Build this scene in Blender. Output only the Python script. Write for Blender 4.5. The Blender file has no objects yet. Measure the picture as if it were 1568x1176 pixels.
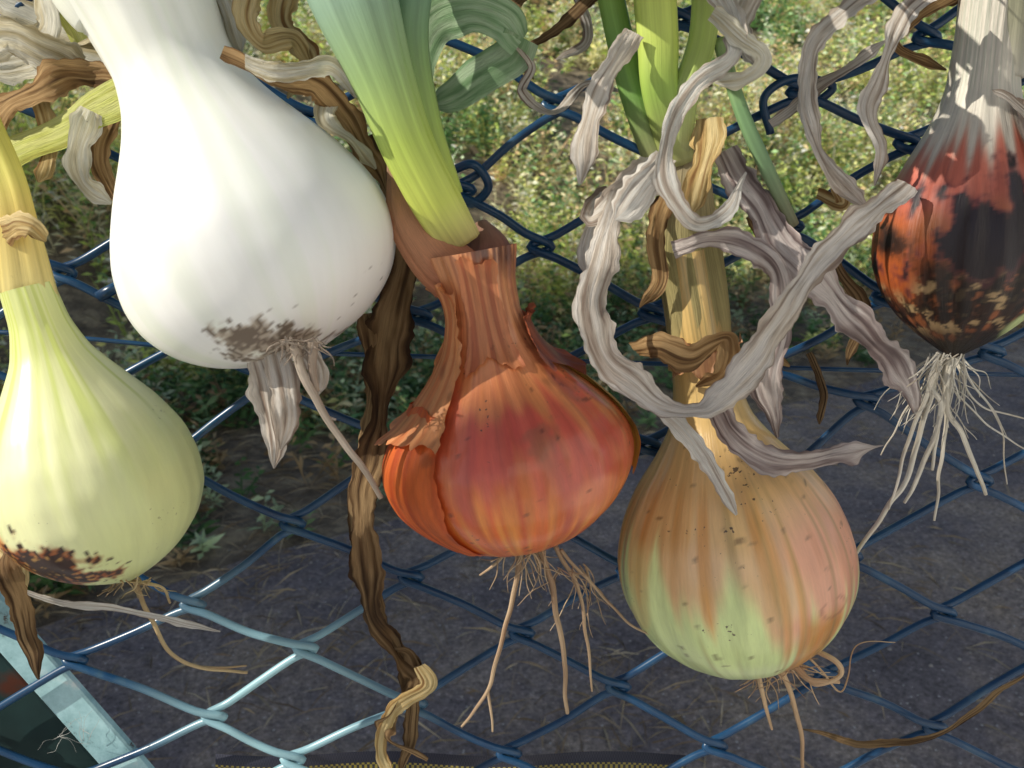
import bpy, math, random
import numpy as np
from mathutils import Vector, Matrix, noise
random.seed(7); np.random.seed(7)
scene=bpy.context.scene
rad=math.radians
# ------------------------------------------------------------------ camera
PITCH=rad(20); F=1358.0
fw=Vector((0,math.cos(PITCH),-math.sin(PITCH))); up=Vector((0,math.sin(PITCH),math.cos(PITCH))); rt=Vector((1,0,0))
CAM=Vector((0,-0.315,1.10))
cd=bpy.data.cameras.new("camera"); cam=bpy.data.objects.new("camera",cd); scene.collection.objects.link(cam)
cam.location=CAM; cam.rotation_euler=(rad(90)-PITCH,0,0)
cd.sensor_width=36; cd.lens=18/math.tan(math.atan(784/F)); cd.clip_start=0.01; cd.clip_end=500
cd.dof.use_dof=True; cd.dof.focus_distance=0.30; cd.dof.aperture_fstop=30
scene.camera=cam
# ------------------------------------------------------------------ the (slightly leaning) fence plane and measurements on it
LEAN=rad(10)
NRM=Vector((0,-math.cos(LEAN),math.sin(LEAN)))
Q0=CAM+fw*0.335
def PD(px,py,off=0.0):
    d=fw+rt*((px-784)/F)-up*((py-588)/F)
    s=((Q0+NRM*off)-CAM).dot(NRM)/d.dot(NRM)
    return CAM+d*s, s
def P(px,py,off=0.0): return PD(px,py,off)[0]
def lin(c):
    return tuple(((x/255)/12.92 if x/255<=0.04045 else ((x/255+0.055)/1.055)**2.4) for x in c)
def N(pts,sc,seed=0.0):
    return np.array([noise.noise(Vector((p[0]*sc+seed,p[1]*sc+seed*0.7,p[2]*sc-seed))) for p in pts])
# ------------------------------------------------------------------ mesh helpers
def mesh_obj(name,verts,faces,mat=None,cols=None,strv=None,parent=None,smooth=True):
    me=bpy.data.meshes.new(name); me.from_pydata([tuple(v) for v in verts],[],faces)
    if cols is not None:
        a=me.color_attributes.new("Col",'FLOAT_COLOR','POINT')
        c=np.ones((len(verts),4)); c[:,:3]=np.clip(cols,0,1); a.data.foreach_set("color",c.ravel())
    if strv is not None:
        a=me.attributes.new("str",'FLOAT_VECTOR','POINT'); a.data.foreach_set("vector",np.array(strv,dtype=float).ravel())
    if smooth: me.polygons.foreach_set("use_smooth",[True]*len(me.polygons))
    me.update()
    ob=bpy.data.objects.new(name,me); scene.collection.objects.link(ob)
    if mat: me.materials.append(mat)
    if parent:
        ob.parent=parent; ob.matrix_parent_inverse=Matrix.Translation(-parent.location)
    return ob
def empty(name,loc):
    e=bpy.data.objects.new(name,None); e.location=loc; e.empty_display_size=0.02; scene.collection.objects.link(e); return e
def catmull(vals,n):
    out=[]; v=[np.array(x,dtype=float) for x in vals]; v=[2*v[0]-v[1]]+v+[2*v[-1]-v[-2]]
    for i in range(1,len(v)-2):
        p0,p1,p2,p3=v[i-1],v[i],v[i+1],v[i+2]
        for k in range(n):
            t=k/n
            out.append(0.5*((2*p1)+(-p0+p2)*t+(2*p0-5*p1+4*p2-p3)*t*t+(-p0+3*p1-3*p2+p3)*t**3))
    out.append(v[-2]); return out
class Acc:
    def __init__(s): s.v=[];s.f=[];s.c=[];s.s=[]
    def add(s,v,f,c=None,st=None):
        o=len(s.v); s.v+=list(v); s.f+=[tuple(i+o for i in q) for q in f]
        if c is not None: s.c+=list(c)
        if st is not None: s.s+=list(st)
def tube(pts,radii,ns=8,cap=True,flat=1.0):
    pts=[Vector(p) for p in pts]; n=len(pts); V=[];Fc=[];info=[]
    t=(pts[1]-pts[0]).normalized(); ref=Vector((0,-1,0.1))
    nv=(ref-t*ref.dot(t)).normalized()
    L=0
    for i in range(n):
        if i: L+=(pts[i]-pts[i-1]).length
        t=(pts[min(i+1,n-1)]-pts[max(i-1,0)])
        if t.length<1e-9: t=Vector((0,0,1))
        t.normalize(); nv=(nv-t*nv.dot(t)).normalized(); b=t.cross(nv)
        for k in range(ns):
            a=2*math.pi*k/ns
            V.append(pts[i]+(b*math.cos(a)+nv*math.sin(a)*flat)*radii[i]); info.append((i/(n-1),a,L))
    for i in range(n-1):
        for k in range(ns):
            Fc.append((i*ns+k,i*ns+(k+1)%ns,(i+1)*ns+(k+1)%ns,(i+1)*ns+k))
    if cap: Fc.append(tuple(range(ns))[::-1]); Fc.append(tuple((n-1)*ns+k for k in range(ns)))
    return V,Fc,info
# ------------------------------------------------------------------ materials
def newmat(name):
    m=bpy.data.materials.new(name); m.use_nodes=True; nt=m.node_tree; nt.nodes.clear()
    out=nt.nodes.new("ShaderNodeOutputMaterial"); b=nt.nodes.new("ShaderNodeBsdfPrincipled")
    nt.links.new(b.outputs[0],out.inputs[0]); return m,nt,b,out
def nd(nt,t,**kw):
    n=nt.nodes.new(t)
    for k,v in kw.items(): setattr(n,k,v)
    return n
def ramp(nt,stops):
    r=nt.nodes.new("ShaderNodeValToRGB"); e=r.color_ramp.elements
    while len(e)<len(stops): e.new(0.5)
    for i,(p,c) in enumerate(stops): e[i].position=p; e[i].color=(*c,1)
    return r
def organic(name,streak=0.35,scale=9,rough=0.35,bump=0.25,sss=0.0,speck=0.0,transl=0.0,coat=0.0,spec=0.5):
    m,nt,b,out=newmat(name); L=nt.links
    col=nd(nt,"ShaderNodeVertexColor",layer_name="Col"); at=nd(nt,"ShaderNodeAttribute",attribute_name="str")
    n1=nd(nt,"ShaderNodeTexNoise"); n1.inputs["Scale"].default_value=scale; n1.inputs["Detail"].default_value=6; n1.inputs["Roughness"].default_value=0.65
    L.new(at.outputs["Vector"],n1.inputs["Vector"])
    r1=ramp(nt,[(0.3,(1-streak,)*3),(0.62,(1+0.0,)*3)]); L.new(n1.outputs["Fac"],r1.inputs[0])
    mx=nd(nt,"ShaderNodeMixRGB",blend_type='MULTIPLY'); mx.inputs[0].default_value=1
    L.new(col.outputs[0],mx.inputs[1]); L.new(r1.outputs[0],mx.inputs[2]); last=mx.outputs[0]
    tc=nd(nt,"ShaderNodeTexCoord")
    if speck>0:
        n2=nd(nt,"ShaderNodeTexNoise"); n2.inputs["Scale"].default_value=620; n2.inputs["Detail"].default_value=2
        n3=nd(nt,"ShaderNodeTexNoise"); n3.inputs["Scale"].default_value=45
        L.new(tc.outputs["Object"],n2.inputs["Vector"]); L.new(tc.outputs["Object"],n3.inputs["Vector"])
        ad=nd(nt,"ShaderNodeMath",operation='MULTIPLY'); L.new(n2.outputs["Fac"],ad.inputs[0]); L.new(n3.outputs["Fac"],ad.inputs[1])
        r2=ramp(nt,[(0.445,(0,0,0)),(0.48,(1,1,1))]); L.new(ad.outputs[0],r2.inputs[0])
        ml=nd(nt,"ShaderNodeMath",operation='MULTIPLY'); ml.inputs[1].default_value=speck; L.new(r2.outputs[0],ml.inputs[0])
        m2=nd(nt,"ShaderNodeMixRGB"); L.new(ml.outputs[0],m2.inputs[0]); L.new(last,m2.inputs[1]); m2.inputs[2].default_value=(0.07,0.045,0.03,1); last=m2.outputs[0]
    L.new(last,b.inputs["Base Color"])
    n4=nd(nt,"ShaderNodeTexNoise"); n4.inputs["Scale"].default_value=60; n4.inputs["Detail"].default_value=4; L.new(tc.outputs["Object"],n4.inputs["Vector"])
    rr=nd(nt,"ShaderNodeMapRange"); rr.inputs[3].default_value=rough-0.1; rr.inputs[4].default_value=rough+0.2; L.new(n4.outputs["Fac"],rr.inputs[0]); L.new(rr.outputs[0],b.inputs["Roughness"])
    b.inputs["Specular IOR Level"].default_value=spec
    bp=nd(nt,"ShaderNodeBump"); bp.inputs["Strength"].default_value=bump; bp.inputs["Distance"].default_value=0.0008
    ad2=nd(nt,"ShaderNodeMath",operation='ADD'); L.new(n1.outputs["Fac"],ad2.inputs[0]); L.new(n4.outputs["Fac"],ad2.inputs[1])
    L.new(ad2.outputs[0],bp.inputs["Height"]); L.new(bp.outputs[0],b.inputs["Normal"])
    if sss>0:
        b.inputs["Subsurface Weight"].default_value=sss; b.inputs["Subsurface Scale"].default_value=0.006; b.inputs["Subsurface Radius"].default_value=(1,0.8,0.5)
    if coat: b.inputs["Coat Weight"].default_value=coat; b.inputs["Coat Roughness"].default_value=0.2
    if transl>0:
        tr=nd(nt,"ShaderNodeBsdfTranslucent"); L.new(last,tr.inputs[0]); ms=nd(nt,"ShaderNodeMixShader"); ms.inputs[0].default_value=transl
        L.new(b.outputs[0],ms.inputs[1]); L.new(tr.outputs[0],ms.inputs[2]); L.new(ms.outputs[0],out.inputs[0])
    return m
M_skin=organic("onion_skin",0.28,8,0.30,0.55,0,0.9,coat=0.55)
M_white=organic("white_onion_skin",0.05,6,0.34,0.08,0.08,0.0,coat=0.15)
M_pale=organic("pale_onion_skin",0.10,7,0.35,0.15,0.08,0.4,coat=0.15)
M_char=organic("charred_onion_skin",0.35,6,0.42,0.9,0.0,0.5)
M_peel=organic("papery_skin",0.35,10,0.42,0.6,0,0.3,0.22)
M_leaf=organic("dry_leaf",0.34,2.2,0.8,1.0,0,0.4,0.16,spec=0.2)
M_stem=organic("green_stem",0.15,1.0,0.42,0.3,0,0.1,0.2)
M_root=organic("root_fibre",0.3,1.0,0.7,0.5,0,0.2)
# ------------------------------------------------------------------ onions
def smoothprof(prof,L,n):
    tt=np.linspace(0,L,400); r=np.interp(tt,[p[0] for p in prof],[p[1] for p in prof])
    K=24
    k=np.exp(-np.linspace(-2,2,2*K+1)**2); k/=k.sum()
    rp=np.concatenate([np.full(K,r[0]),r,-r[-2:-K-2:-1]]); r2=np.convolve(rp,k,'valid'); r2[-1]=0
    t=np.linspace(0,1,n); t=1-(1-t)**1.25
    return np.sort(t)*L, np.interp(np.sort(t)*L,tt,np.maximum(r2,0))
def onion(spec,name,mat,parent,colorfn,a0=0,a1=2*math.pi,t0=0.0,t1=1.0,offs=0.0,rag=0.0,NT=190,NA=170,lift=0.0,seed=1.0,rib=0.012):
    A,B,prof,off=spec; A=np.array(A,float);B=np.array(B,float); L=np.linalg.norm(B-A); u=(B-A)/L; pr=np.array([-u[1],u[0]])
    if pr[0]<0: pr=-pr
    T,R=smoothprof(prof,L,400)
    a3=(P(*B,off)-P(*A,off)).normalized(); e1=a3.cross(NRM).normalized()
    if e1.x<0: e1=-e1
    e2=e1.cross(a3).normalized()
    if e2.dot(NRM)<0: e2=-e2
    closed=abs(a1-a0-2*math.pi)<1e-6
    nA=NA if closed else NA+1
    V=[];px=[];st=[];qs=[]
    for i in range(NT):
        f0=i/(NT-1)
        for k in range(nA):
            ak=k/NA; a=a0+(a1-a0)*ak
            tf=t0+(t1-t0)*f0
            if rag:
                lo=t0+rag*noise.noise(Vector((a*2.5,seed,1)))+rag*.25*noise.noise(Vector((a*9,seed,2)));hi=t1+rag*1.4*noise.noise(Vector((a*2.2,seed,9)))+rag*.22*noise.noise(Vector((a*11,seed,5)))+rag*.06*noise.noise(Vector((a*31,seed,5)))
                tf=lo+(hi-lo)*f0
                a+=rag*2.5*(noise.noise(Vector((f0*3,seed,ak>0.5)))+0.25*noise.noise(Vector((f0*17,seed,4)))+0.1*noise.noise(Vector((f0*47,seed,4))))*abs(2*ak-1)**2
            tf=min(max(tf,0),1)
            t=tf*L if (rag or t0>0 or t1<1) else T[int(round(f0*399))]
            r=np.interp(t,T,R)
            c2=A+u*t; c3,s=PD(c2[0],c2[1],off)
            ca,sa=math.cos(a),math.sin(a)
            rr=r*s/F*(1+rib*noise.noise(Vector((ca*5+seed,sa*5,t/L*1.5)))*1.6+rib*2.2*noise.noise(Vector((ca*1.1,sa*1.1+seed,t/L*3))))
            neck=max(0,1-t/L*2.2)
            rr*=1+neck*0.10*noise.noise(Vector((ca*2.6+seed,sa*2.6,t/L*2)))
            ed=0
            if lift: ed=lift*max(abs(2*ak-1)**5,abs(2*f0-1)**7)
            rr+=offs+ed*(0.6+0.8*noise.noise(Vector((ca*6,sa*6+seed,t/L*8))))
            V.append(c3+(e1*ca+e2*sa)*rr)
            p2=c2+pr*ca*r; px.append((p2[0],p2[1])); qs.append((t/L,ca,sa)); st.append((ca*1.0+seed*3,sa*1.0,t/L*0.55))
    Fc=[]
    for i in range(NT-1):
        for k in range(NA):
            k2=(k+1)%nA if closed else k+1
            Fc.append((i*nA+k,i*nA+k2,(i+1)*nA+k2,(i+1)*nA+k))
    px=np.array(px);qs=np.array(qs); V3=np.array([tuple(v) for v in V])
    cols=colorfn(px[:,0],px[:,1],qs,V3)
    return mesh_obj(name,V,Fc,mat,cols,st,parent)
def mixc(c,col,w):
    w=np.clip(w,0,1)[:,None]; return c*(1-w)+np.array(lin(col))[None,:]*w
def sst(x,a,b):
    t=np.clip((x-a)/(b-a),0,1); return t*t*(3-2*t)
def streaks(qs,k,seed,ts=1.2):
    return N(np.stack([qs[:,1]*k,qs[:,2]*k,qs[:,0]*ts],1),1.0,seed)
def base(col,n): return np.tile(np.array(lin(col)),(n,1))
def blob(x,y,cx,cy,rx,ry): return np.sqrt(((x-cx)/rx)**2+((y-cy)/ry)**2)
def c_white(x,y,q,V):
    c=base((248,248,244),len(x)); s=streaks(q,7,1.3)
    c=mixc(c,(232,240,220),sst(s,0.05,0.5)*0.4)
    c=mixc(c,(240,245,215),(1-sst(q[:,0],0.3,0.6))*0.25)
    n=N(V,170,3);n2=N(V,700,4)
    d=blob(x,y,452,508,66,34)+n*0.8+n2*0.4
    fr=q[:,2]>-0.3
    c=mixc(c,(176,160,140),(1-sst(d,0.75,1.15))*0.9*fr); c=mixc(c,(95,78,62),(1-sst(d+n2*0.9,0.45,0.8))*0.8*fr)
    c=mixc(c,(90,80,68),sst(N(V,1100,8)+0.25*(1-blob(x,y,585,420,60,90)),0.76,0.84)*0.7*fr)
    return c
def c_left(x,y,q,V):
    c=base((236,238,184),len(x)); s=streaks(q,9,2.1)
    c=mixc(c,(190,204,90),sst(s,0.0,0.4)*0.65*(1-sst(q[:,0],0.35,0.85)))
    c=mixc(c,(206,216,104),(1-sst(q[:,0],0.1,0.42))*0.5)
    c=mixc(c,(210,221,146),sst(x+y*0.3,380,470)*0.6)  # lower-right side painted deeper to stand for its shaded half
    n=N(V,130,5);n2=N(V,500,6)
    c=mixc(c,(214,136,58),(1-sst(blob(x,y,45,825,85,50)+n*0.4,0.6,1.1))*0.85)
    d=blob(x,y,130,826,70,42)+n*0.8+n2*0.3
    c=mixc(c,(160,88,40),(1-sst(d,0.85,1.2))); c=mixc(c,(42,25,20),(1-sst(d+n2*1.0,0.55,0.85))*0.95)
    c=mixc(c,(190,150,80),sst(n2,0.15,0.3)*(1-sst(d,0.7,0.9))*0.7)
    c=mixc(c,(120,100,66),sst(y,880,892)*0.8)
    return c
def c_red(x,y,q,V):
    c=base((222,134,80),len(x)); s=streaks(q,8,3.1); s2=streaks(q,16,7.7,2.0); s3=streaks(q,34,9.7,1.5); n=N(V,60,2); n2=N(V,350,9)
    c=mixc(c,(224,158,110),(1-sst(y,500,600))*0.8); c=mixc(c,(184,104,66),sst(s2,0.05,0.45)*0.55)
    w=(1-sst(np.abs(y-655+n*90+s*70),25,90))*sst(x,640,730)
    c=mixc(c,(204,76,64),w*0.8)
    low=sst(y+s*80,685,765); c=mixc(c,(234,110,38),low*0.9)
    c=mixc(c,(250,168,74),low*sst(s2+s,0.05,0.45)*0.75)
    c=mixc(c,(214,88,38),(1-sst(x+n*30,600,690))*sst(y,600,680)*0.8)
    c=mixc(c,(176,60,46),sst(s,0.1,0.4)*sst(y,590,640)*0.5)
    c=mixc(c,(168,72,44),sst(s3,0.15,0.45)*0.4)
    c=mixc(c,(248,160,120),(1-sst(blob(x,y,905,722,60,36)+n*0.5,0.5,1.0))*0.5)
    c=mixc(c,(150,96,66),sst(n+n2*.3,0.25,0.5)*(1-sst(y,640,700))*0.5)
    c=mixc(c,(95,52,40),(1-sst(y,385,435))*sst(n+s2,-0.3,0.2)*0.9*sst(x,690,730))
    c=mixc(c,(70,42,28),sst(y+n2*10,822,840)*0.9)
    c=mixc(c,(80,40,30),sst(n2+n*.3,0.60,0.70)*0.6)
    return c
def c_yel(x,y,q,V):
    c=base((234,192,128),len(x)); s=streaks(q,9,4.1); s2=streaks(q,22,8.7,0.8); n=N(V,60,12); n2=N(V,330,19)
    c=mixc(c,(204,174,110),(1-sst(y,600,720))*0.8)
    c=mixc(c,(150,138,90),(1-sst(y,480,640))*sst(s2,0.0,0.3)*0.6)
    c=mixc(c,(246,172,142),sst(x+n*60,1100,1210)*sst(y,690,790)*0.85)
    c=mixc(c,(246,204,156),(1-sst(blob(x,y,1080,850,120,70)+n*0.3,0.6,1.1))*0.6)
    c=mixc(c,(226,158,70),sst(s,0.1,0.4)*sst(y,700,760)*0.75)
    bound=892+34*np.sin(x/45)+s*120-60*sst(x,1040,960)
    c=mixc(c,(228,246,170),sst(y-bound,-30,35)*0.95)
    c=mixc(c,(216,142,48),(1-sst(np.abs(x-1205+ (y-950)*0.15+n*18),20,34))*sst(y,865,900)*0.9)
    c=mixc(c,(240,222,150),(1-sst(np.abs(x-968+n*10),6,16))*sst(y,790,830)*0.7)
    c=mixc(c,(160,138,80),sst(s2,0.25,0.38)*0.45*sst(y,700,760))
    c=mixc(c,(160,88,60),(1-sst(np.abs(blob(x,y,1222,872,24,14)-0.9+n*0.9),0.04,0.15))*0.5)
    c=mixc(c,(90,66,40),sst(n2+n*.3,0.60,0.70)*0.6)
    c=mixc(c,(95,70,42),sst(y+n2*6,1010,1022)*0.8)
    return c
def c_burn(x,y,q,V):
    c=base((156,92,54),len(x)); s=streaks(q,9,6.1); s2=streaks(q,20,5.7,2); n=N(V,75,22); n2=N(V,230,29); n3=N(V,600,31)
    c=mixc(c,(216,210,196),(1-sst(y+s*60,190,290))*0.95)
    c=mixc(c,(160,170,150),(1-sst(y,100,220))*sst(s2,0,0.4)*0.5)
    band=sst(y+s*50,215,265)*(1-sst(y+n*40,300,360)); c=mixc(c,(196,104,86),band*0.85)
    c=mixc(c,(176,86,38),(1-sst(x+n*60,1360,1410))*sst(y,290,340)*0.85*(1-sst(y,420,470)))
    low=sst(y+n*70,350,410)*sst(x+n*90,1320,1385); c=mixc(c,(46,29,22),low*sst(n2+s*0.8,-0.6,-0.15)*0.97)
    c=mixc(c,(196,164,118),low*sst(n2-0.4*n+n3*0.5-s*.2,0.08,0.24)*0.85*(1-sst(y,485,525))*sst(y,400,430))
    c=mixc(c,(24,16,13),low*sst(n3+n,0.1,0.35)*0.9)
    d=blob(x,y,1490,346,104,66)+n*1.2+s*0.5+n2*.5+n3*.35; c=mixc(c,(96,44,54),(1-sst(d,0.85,1.4))*0.7); c=mixc(c,(30,23,30),(1-sst(d,0.7,1.1))*0.97)
    c=mixc(c,(26,19,13),sst(y,480,530)*0.85)
    c=mixc(c,(196,208,146),(1-sst(blob(x,y,1545,508,60,40)+n*0.3,0.7,1.0)))
    return c
S_white=((195,-60),(469,549),[(0,114),(90,98),(172,90),(224,100),(269,119),(345,163),(400,190),(447,207),(500,213),(545,205),(590,179),(625,138),(650,88),(664,32),(668,0)],0.052)
S_left=((42,440),(200,890),[(0,38),(60,42),(110,57),(160,88),(210,122),(265,149),(310,156),(360,151),(405,127),(440,88),(463,45),(474,12),(476,0)],0.036)
S_red=((724,384),(806,842),[(0,66),(50,54),(100,55),(145,69),(185,98),(225,138),(262,172),(295,189),(330,192),(365,180),(400,152),(430,112),(450,70),(461,28),(465,0)],0.052)
S_yel=((1048,385),(1150,1024),[(0,46),(200,48),(260,60),(310,94),(350,130),(400,160),(450,175),(490,177),(530,169),(570,147),(605,111),(630,70),(641,32),(646,0)],0.032)
S_burn=((1526,-60),(1459,550),[(0,48),(120,48),(200,52),(250,68),(310,98),(370,124),(420,133),(470,130),(520,111),(560,78),(590,40),(613,0)],0.032)
def mk(name,spec,mat,fn,seed,rib=0.012):
    c=P((spec[0][0]*.3+spec[1][0]*.7),(spec[0][1]*.3+spec[1][1]*.7),spec[3]); e=empty(name,c)
    onion(spec,"bulb",mat,e,fn,seed=seed,rib=rib); return e
O_white=mk("white_onion",S_white,M_white,c_white,1.0,0.006)
O_left=mk("pale_yellow_onion",S_left,M_pale,c_left,2.0,0.012)
O_red=mk("red_onion",S_red,M_skin,c_red,3.0,0.014)
O_yel=mk("brown_onion",S_yel,M_skin,c_yel,4.0,0.012)
O_burn=mk("sunburnt_onion",S_burn,M_char,c_burn,5.0,0.026)
def c_peel(cola,colb,seed):
    def f(x,y,q,V):
        s=streaks(q,10,seed); c=base(cola,len(x)); c=mixc(c,colb,sst(s,-0.1,0.3)*0.8); return mixc(c,(90,50,34),sst(N(V,140,seed),0.35,0.6)*0.4)
    return f
onion(S_red,"torn_skin",M_peel,O_red,c_peel((232,160,106),(206,118,70),1),a0=rad(118),a1=rad(210),t0=0.10,t1=0.54,offs=0.0008,rag=0.06,NT=100,NA=60,lift=0.005,seed=3.0)
onion(S_red,"outer_skin",M_peel,O_red,c_peel((228,112,50),(196,80,38),2),a0=rad(120),a1=rad(210),t0=0.46,t1=0.93,offs=0.0006,rag=0.03,NT=90,NA=50,lift=0.0016,seed=3.0)
onion(S_red,"neck_skin",M_peel,O_red,c_peel((218,142,96),(182,98,64),7),a0=rad(60),a1=rad(112),t0=0.03,t1=0.36,offs=0.0006,rag=0.05,NT=90,NA=40,lift=0.0015,seed=3.1)
onion(S_red,"loose_skin",M_peel,O_red,c_peel((170,92,60),(130,68,46),3),a0=rad(-60),a1=rad(44),t0=0.22,t1=0.41,offs=0.0018,rag=0.05,NT=60,NA=60,lift=0.004,seed=3.3)
onion(S_red,"back_skin",M_peel,O_red,c_peel((216,170,82),(200,130,60),4),a0=rad(-80),a1=rad(6),t0=0.38,t1=0.80,offs=0.0012,rag=0.03,NT=50,NA=40,lift=0.001,seed=3.6)
onion(S_yel,"torn_skin",M_peel,O_yel,c_peel((190,142,100),(150,106,76),5),a0=rad(20),a1=rad(150),t0=0.21,t1=0.28,offs=0.0018,rag=0.03,NT=40,NA=60,lift=0.003,seed=4.3)
onion(S_burn,"torn_skin",M_peel,O_burn,c_peel((190,170,150),(140,120,105),6),a0=rad(10),a1=rad(80),t0=0.38,t1=0.50,offs=0.001,rag=0.04,NT=40,NA=50,lift=0.003,seed=5.3)
# ------------------------------------------------------------------ stems, roots, leaves
def pxline(ctrl,n=10):
    s=catmull(ctrl,n); pts=[];w=[]
    for c in s:
        p,d=PD(c[0],c[1],c[2]); pts.append(p); w.append(c[3]*d/F if len(c)>3 else 0)
    return pts,w
def stem(name,ctrl,cols,parent=None,mat=None,flat=0.7,rib=0.12,ns=28,seed=0.0,n=12):
    pts,w=pxline(ctrl,n); V,Fc,info=tube(pts,[x/2 for x in w],ns,True,flat)
    cc=[];st=[]
    for i in range(len(V)):
        fr,a,L=info[i]; ce=pts[i//ns]
        k=1+rib*noise.noise(Vector((math.cos(a)*3+seed,math.sin(a)*3,L*14)))+rib*0.4*noise.noise(Vector((math.cos(a)*9+seed,math.sin(a)*9,L*14)))
        V[i]=ce+(V[i]-ce)*k
        g=fr*(len(cols)-1); j=min(int(g),len(cols)-2); h=g-j
        ca=np.array(lin(cols[j]));cb=np.array(lin(cols[j+1])); c=ca*(1-h)+cb*h
        c=c*(1+0.25*noise.noise(Vector((math.cos(a)*5+seed,math.sin(a)*5,L*10))))
        cc.append(c); st.append((math.cos(a)*8+seed*5,math.sin(a)*8,L*25))
    return mesh_obj(name,V,Fc,mat or M_stem,np.array(cc),st,parent)
PAL={'grey':[(246,238,228),(222,208,192),(156,136,122)],'pale':[(250,247,240),(238,229,217),(192,176,162)],'brown':[(204,168,120),(160,124,82),(98,72,48)],
'dark':[(160,132,96),(116,90,62),(66,48,34)],'straw':[(240,216,160),(212,180,120),(152,112,70)],'purple':[(234,222,216),(194,177,172),(130,112,110)],
'green':[(190,214,176),(156,190,144),(126,162,116)],'lime':[(242,244,156),(226,232,126),(200,198,100)],'cream':[(254,250,234),(243,234,206),(206,190,150)]}
def ribbon(name,ctrl,pal,tw=None,curl=0.08,wr=0.042,seed=0.0,parent=None,n=20,nc=17,rag=0.18,tip=True,mat=None,wk=1.0):
    if tw is None: 
        rnd=random.Random(int(seed*100)+len(ctrl)); tw=[rnd.uniform(-45,45) for _ in ctrl]
    while len(tw)<len(ctrl): tw.append(tw[-1])
    ctrl5=[(*c,t) for c,t in zip(ctrl,tw)]
    s=catmull(ctrl5,n); m=len(s); pts=[];W=[];TW=[]
    for c in s:
        p,d=PD(c[0],c[1],c[2]); pts.append(p); W.append(max(c[3]*wk,2)*d/F); TW.append(rad(c[4]))
    V=[];Fc=[];cc=[];st=[];L=0; cl=[np.array(lin(x)) for x in PAL[pal]]
    NV=lambda a,b,c: noise.noise(Vector((a,b,c)))
    fresh=pal in('green','lime')
    for i in range(m):
        if i: L+=(pts[i]-pts[i-1]).length
        t=(pts[min(i+1,m-1)]-pts[max(i-1,0)]); t.normalize()
        nn=(NRM-t*NRM.dot(t)); nn.normalize(); side=t.cross(nn)
        a=TW[i]+(0.2 if fresh else 0.6)*NV(L*50,seed,11); n2=nn*math.cos(a)+side*math.sin(a); s2=side*math.cos(a)-nn*math.sin(a)
        fr=i/(m-1); w=W[i]
        if tip: w*=min(1,(1-fr)*7+0.15)
        w*=1+rag*2.2*NV(L*90,seed,0)*(0.3 if fresh else 1)
        cu=max(0.03,curl*(1+1.6*NV(L*30,seed,5)))
        wob=side*(0.0016*NV(L*70,seed,31))+nn*(0.0016*NV(L*70,seed,37))
        for k in range(nc):
            v=2*k/(nc-1)-1
            ed=1+rag*1.6*NV(L*340,seed+v*3,7)*abs(v)**3+rag*1.0*NV(L*110,seed+v*3,17)*abs(v)
            if fresh: ed=1
            th=v*cu*2.2
            x=(math.sin(th)/(cu*2.2+1e-6))*w/2*ed; z=(1-math.cos(th))/(cu*2.2+1e-6)*w/2
            z+=wr*w*(0.3 if fresh else 1)*(0.7*NV(v*1.6+seed,L*60,seed)+1.0*NV(v*4+seed,L*60,seed)+0.9*NV(v*11+seed,L*40,seed)+0.4*NV(v*8,L*320,seed))
            if not fresh: z+=w*0.6*max(0,abs(v)-0.75)*NV(L*70,seed,20+(v>0))
            V.append(pts[i]+wob+s2*x-n2*z)
            g=NV(v*3.0+seed*3,L*30,seed)+0.7*NV(v*9+seed,L*40,seed)+0.3*NV(v*6,L*160,seed)
            g=min(max(0.24-g*1.15+0.3*abs(v)**4,0),1)*2
            c=cl[0]*(1-g)+cl[1]*g if g<1 else cl[1]*(2-g)+cl[2]*(g-1)
            cc.append(c); st.append((v*9+seed*7,L*60,seed))
    for i in range(m-1):
        for k in range(nc-1): Fc.append((i*nc+k,i*nc+k+1,(i+1)*nc+k+1,(i+1)*nc+k))
    return mesh_obj(name,V,Fc,mat or M_leaf,np.array(cc),st,parent)
# stems
stem("green_stem",[(520,-70,.062,150),(545,10,.064,132),(585,120,.064,98),(622,220,.062,84),(668,310,.058,76),(706,372,.052,62)],[(150,184,166),(156,188,160),(168,198,128),(198,220,104),(222,232,110),(232,218,145)],O_red,flat=0.55,rib=0.12,seed=1,ns=48)
stem("green_stem",[(640,-60,.05,60),(625,60,.052,60),(650,190,.055,50),(690,300,.052,40)],[(126,166,146),(140,176,126),(176,204,106),(206,220,100)],O_red,seed=2)
stem("neck_sheath",[(606,250,.05,26),(626,330,.052,62),(662,385,.053,80),(700,420,.053,90)],[(180,140,108),(220,160,120),(228,160,118),(206,128,92)],O_red,M_peel,flat=0.5,rib=0.22,seed=3)
stem("neck_sheath",[(735,340,.045,20),(748,380,.048,70),(745,410,.050,86)],[(180,140,114),(170,116,94),(140,86,70)],O_red,M_peel,flat=0.6,rib=0.4,seed=4)
stem("dry_stem",[(1058,200,.035,52),(1050,290,.036,74),(1050,380,.034,98),(1068,490,.034,98),(1072,560,.032,96)],[(190,176,144),(190,174,134),(174,164,112),(190,174,120),(206,178,118)],O_yel,M_leaf,flat=0.75,rib=0.16,seed=5,ns=40)
stem("green_stem",[(1000,-60,.045,66),(1008,60,.045,62),(1012,140,.044,56),(1040,250,.038,50)],[(220,232,120),(206,224,110),(172,204,96),(180,180,120)],O_yel,seed=6)
stem("green_stem",[(925,-60,.035,40),(950,60,.036,42),(975,150,.038,46),(1010,250,.036,46)],[(150,186,84),(132,174,84),(124,166,84),(170,170,120)],O_yel,seed=7)
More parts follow.
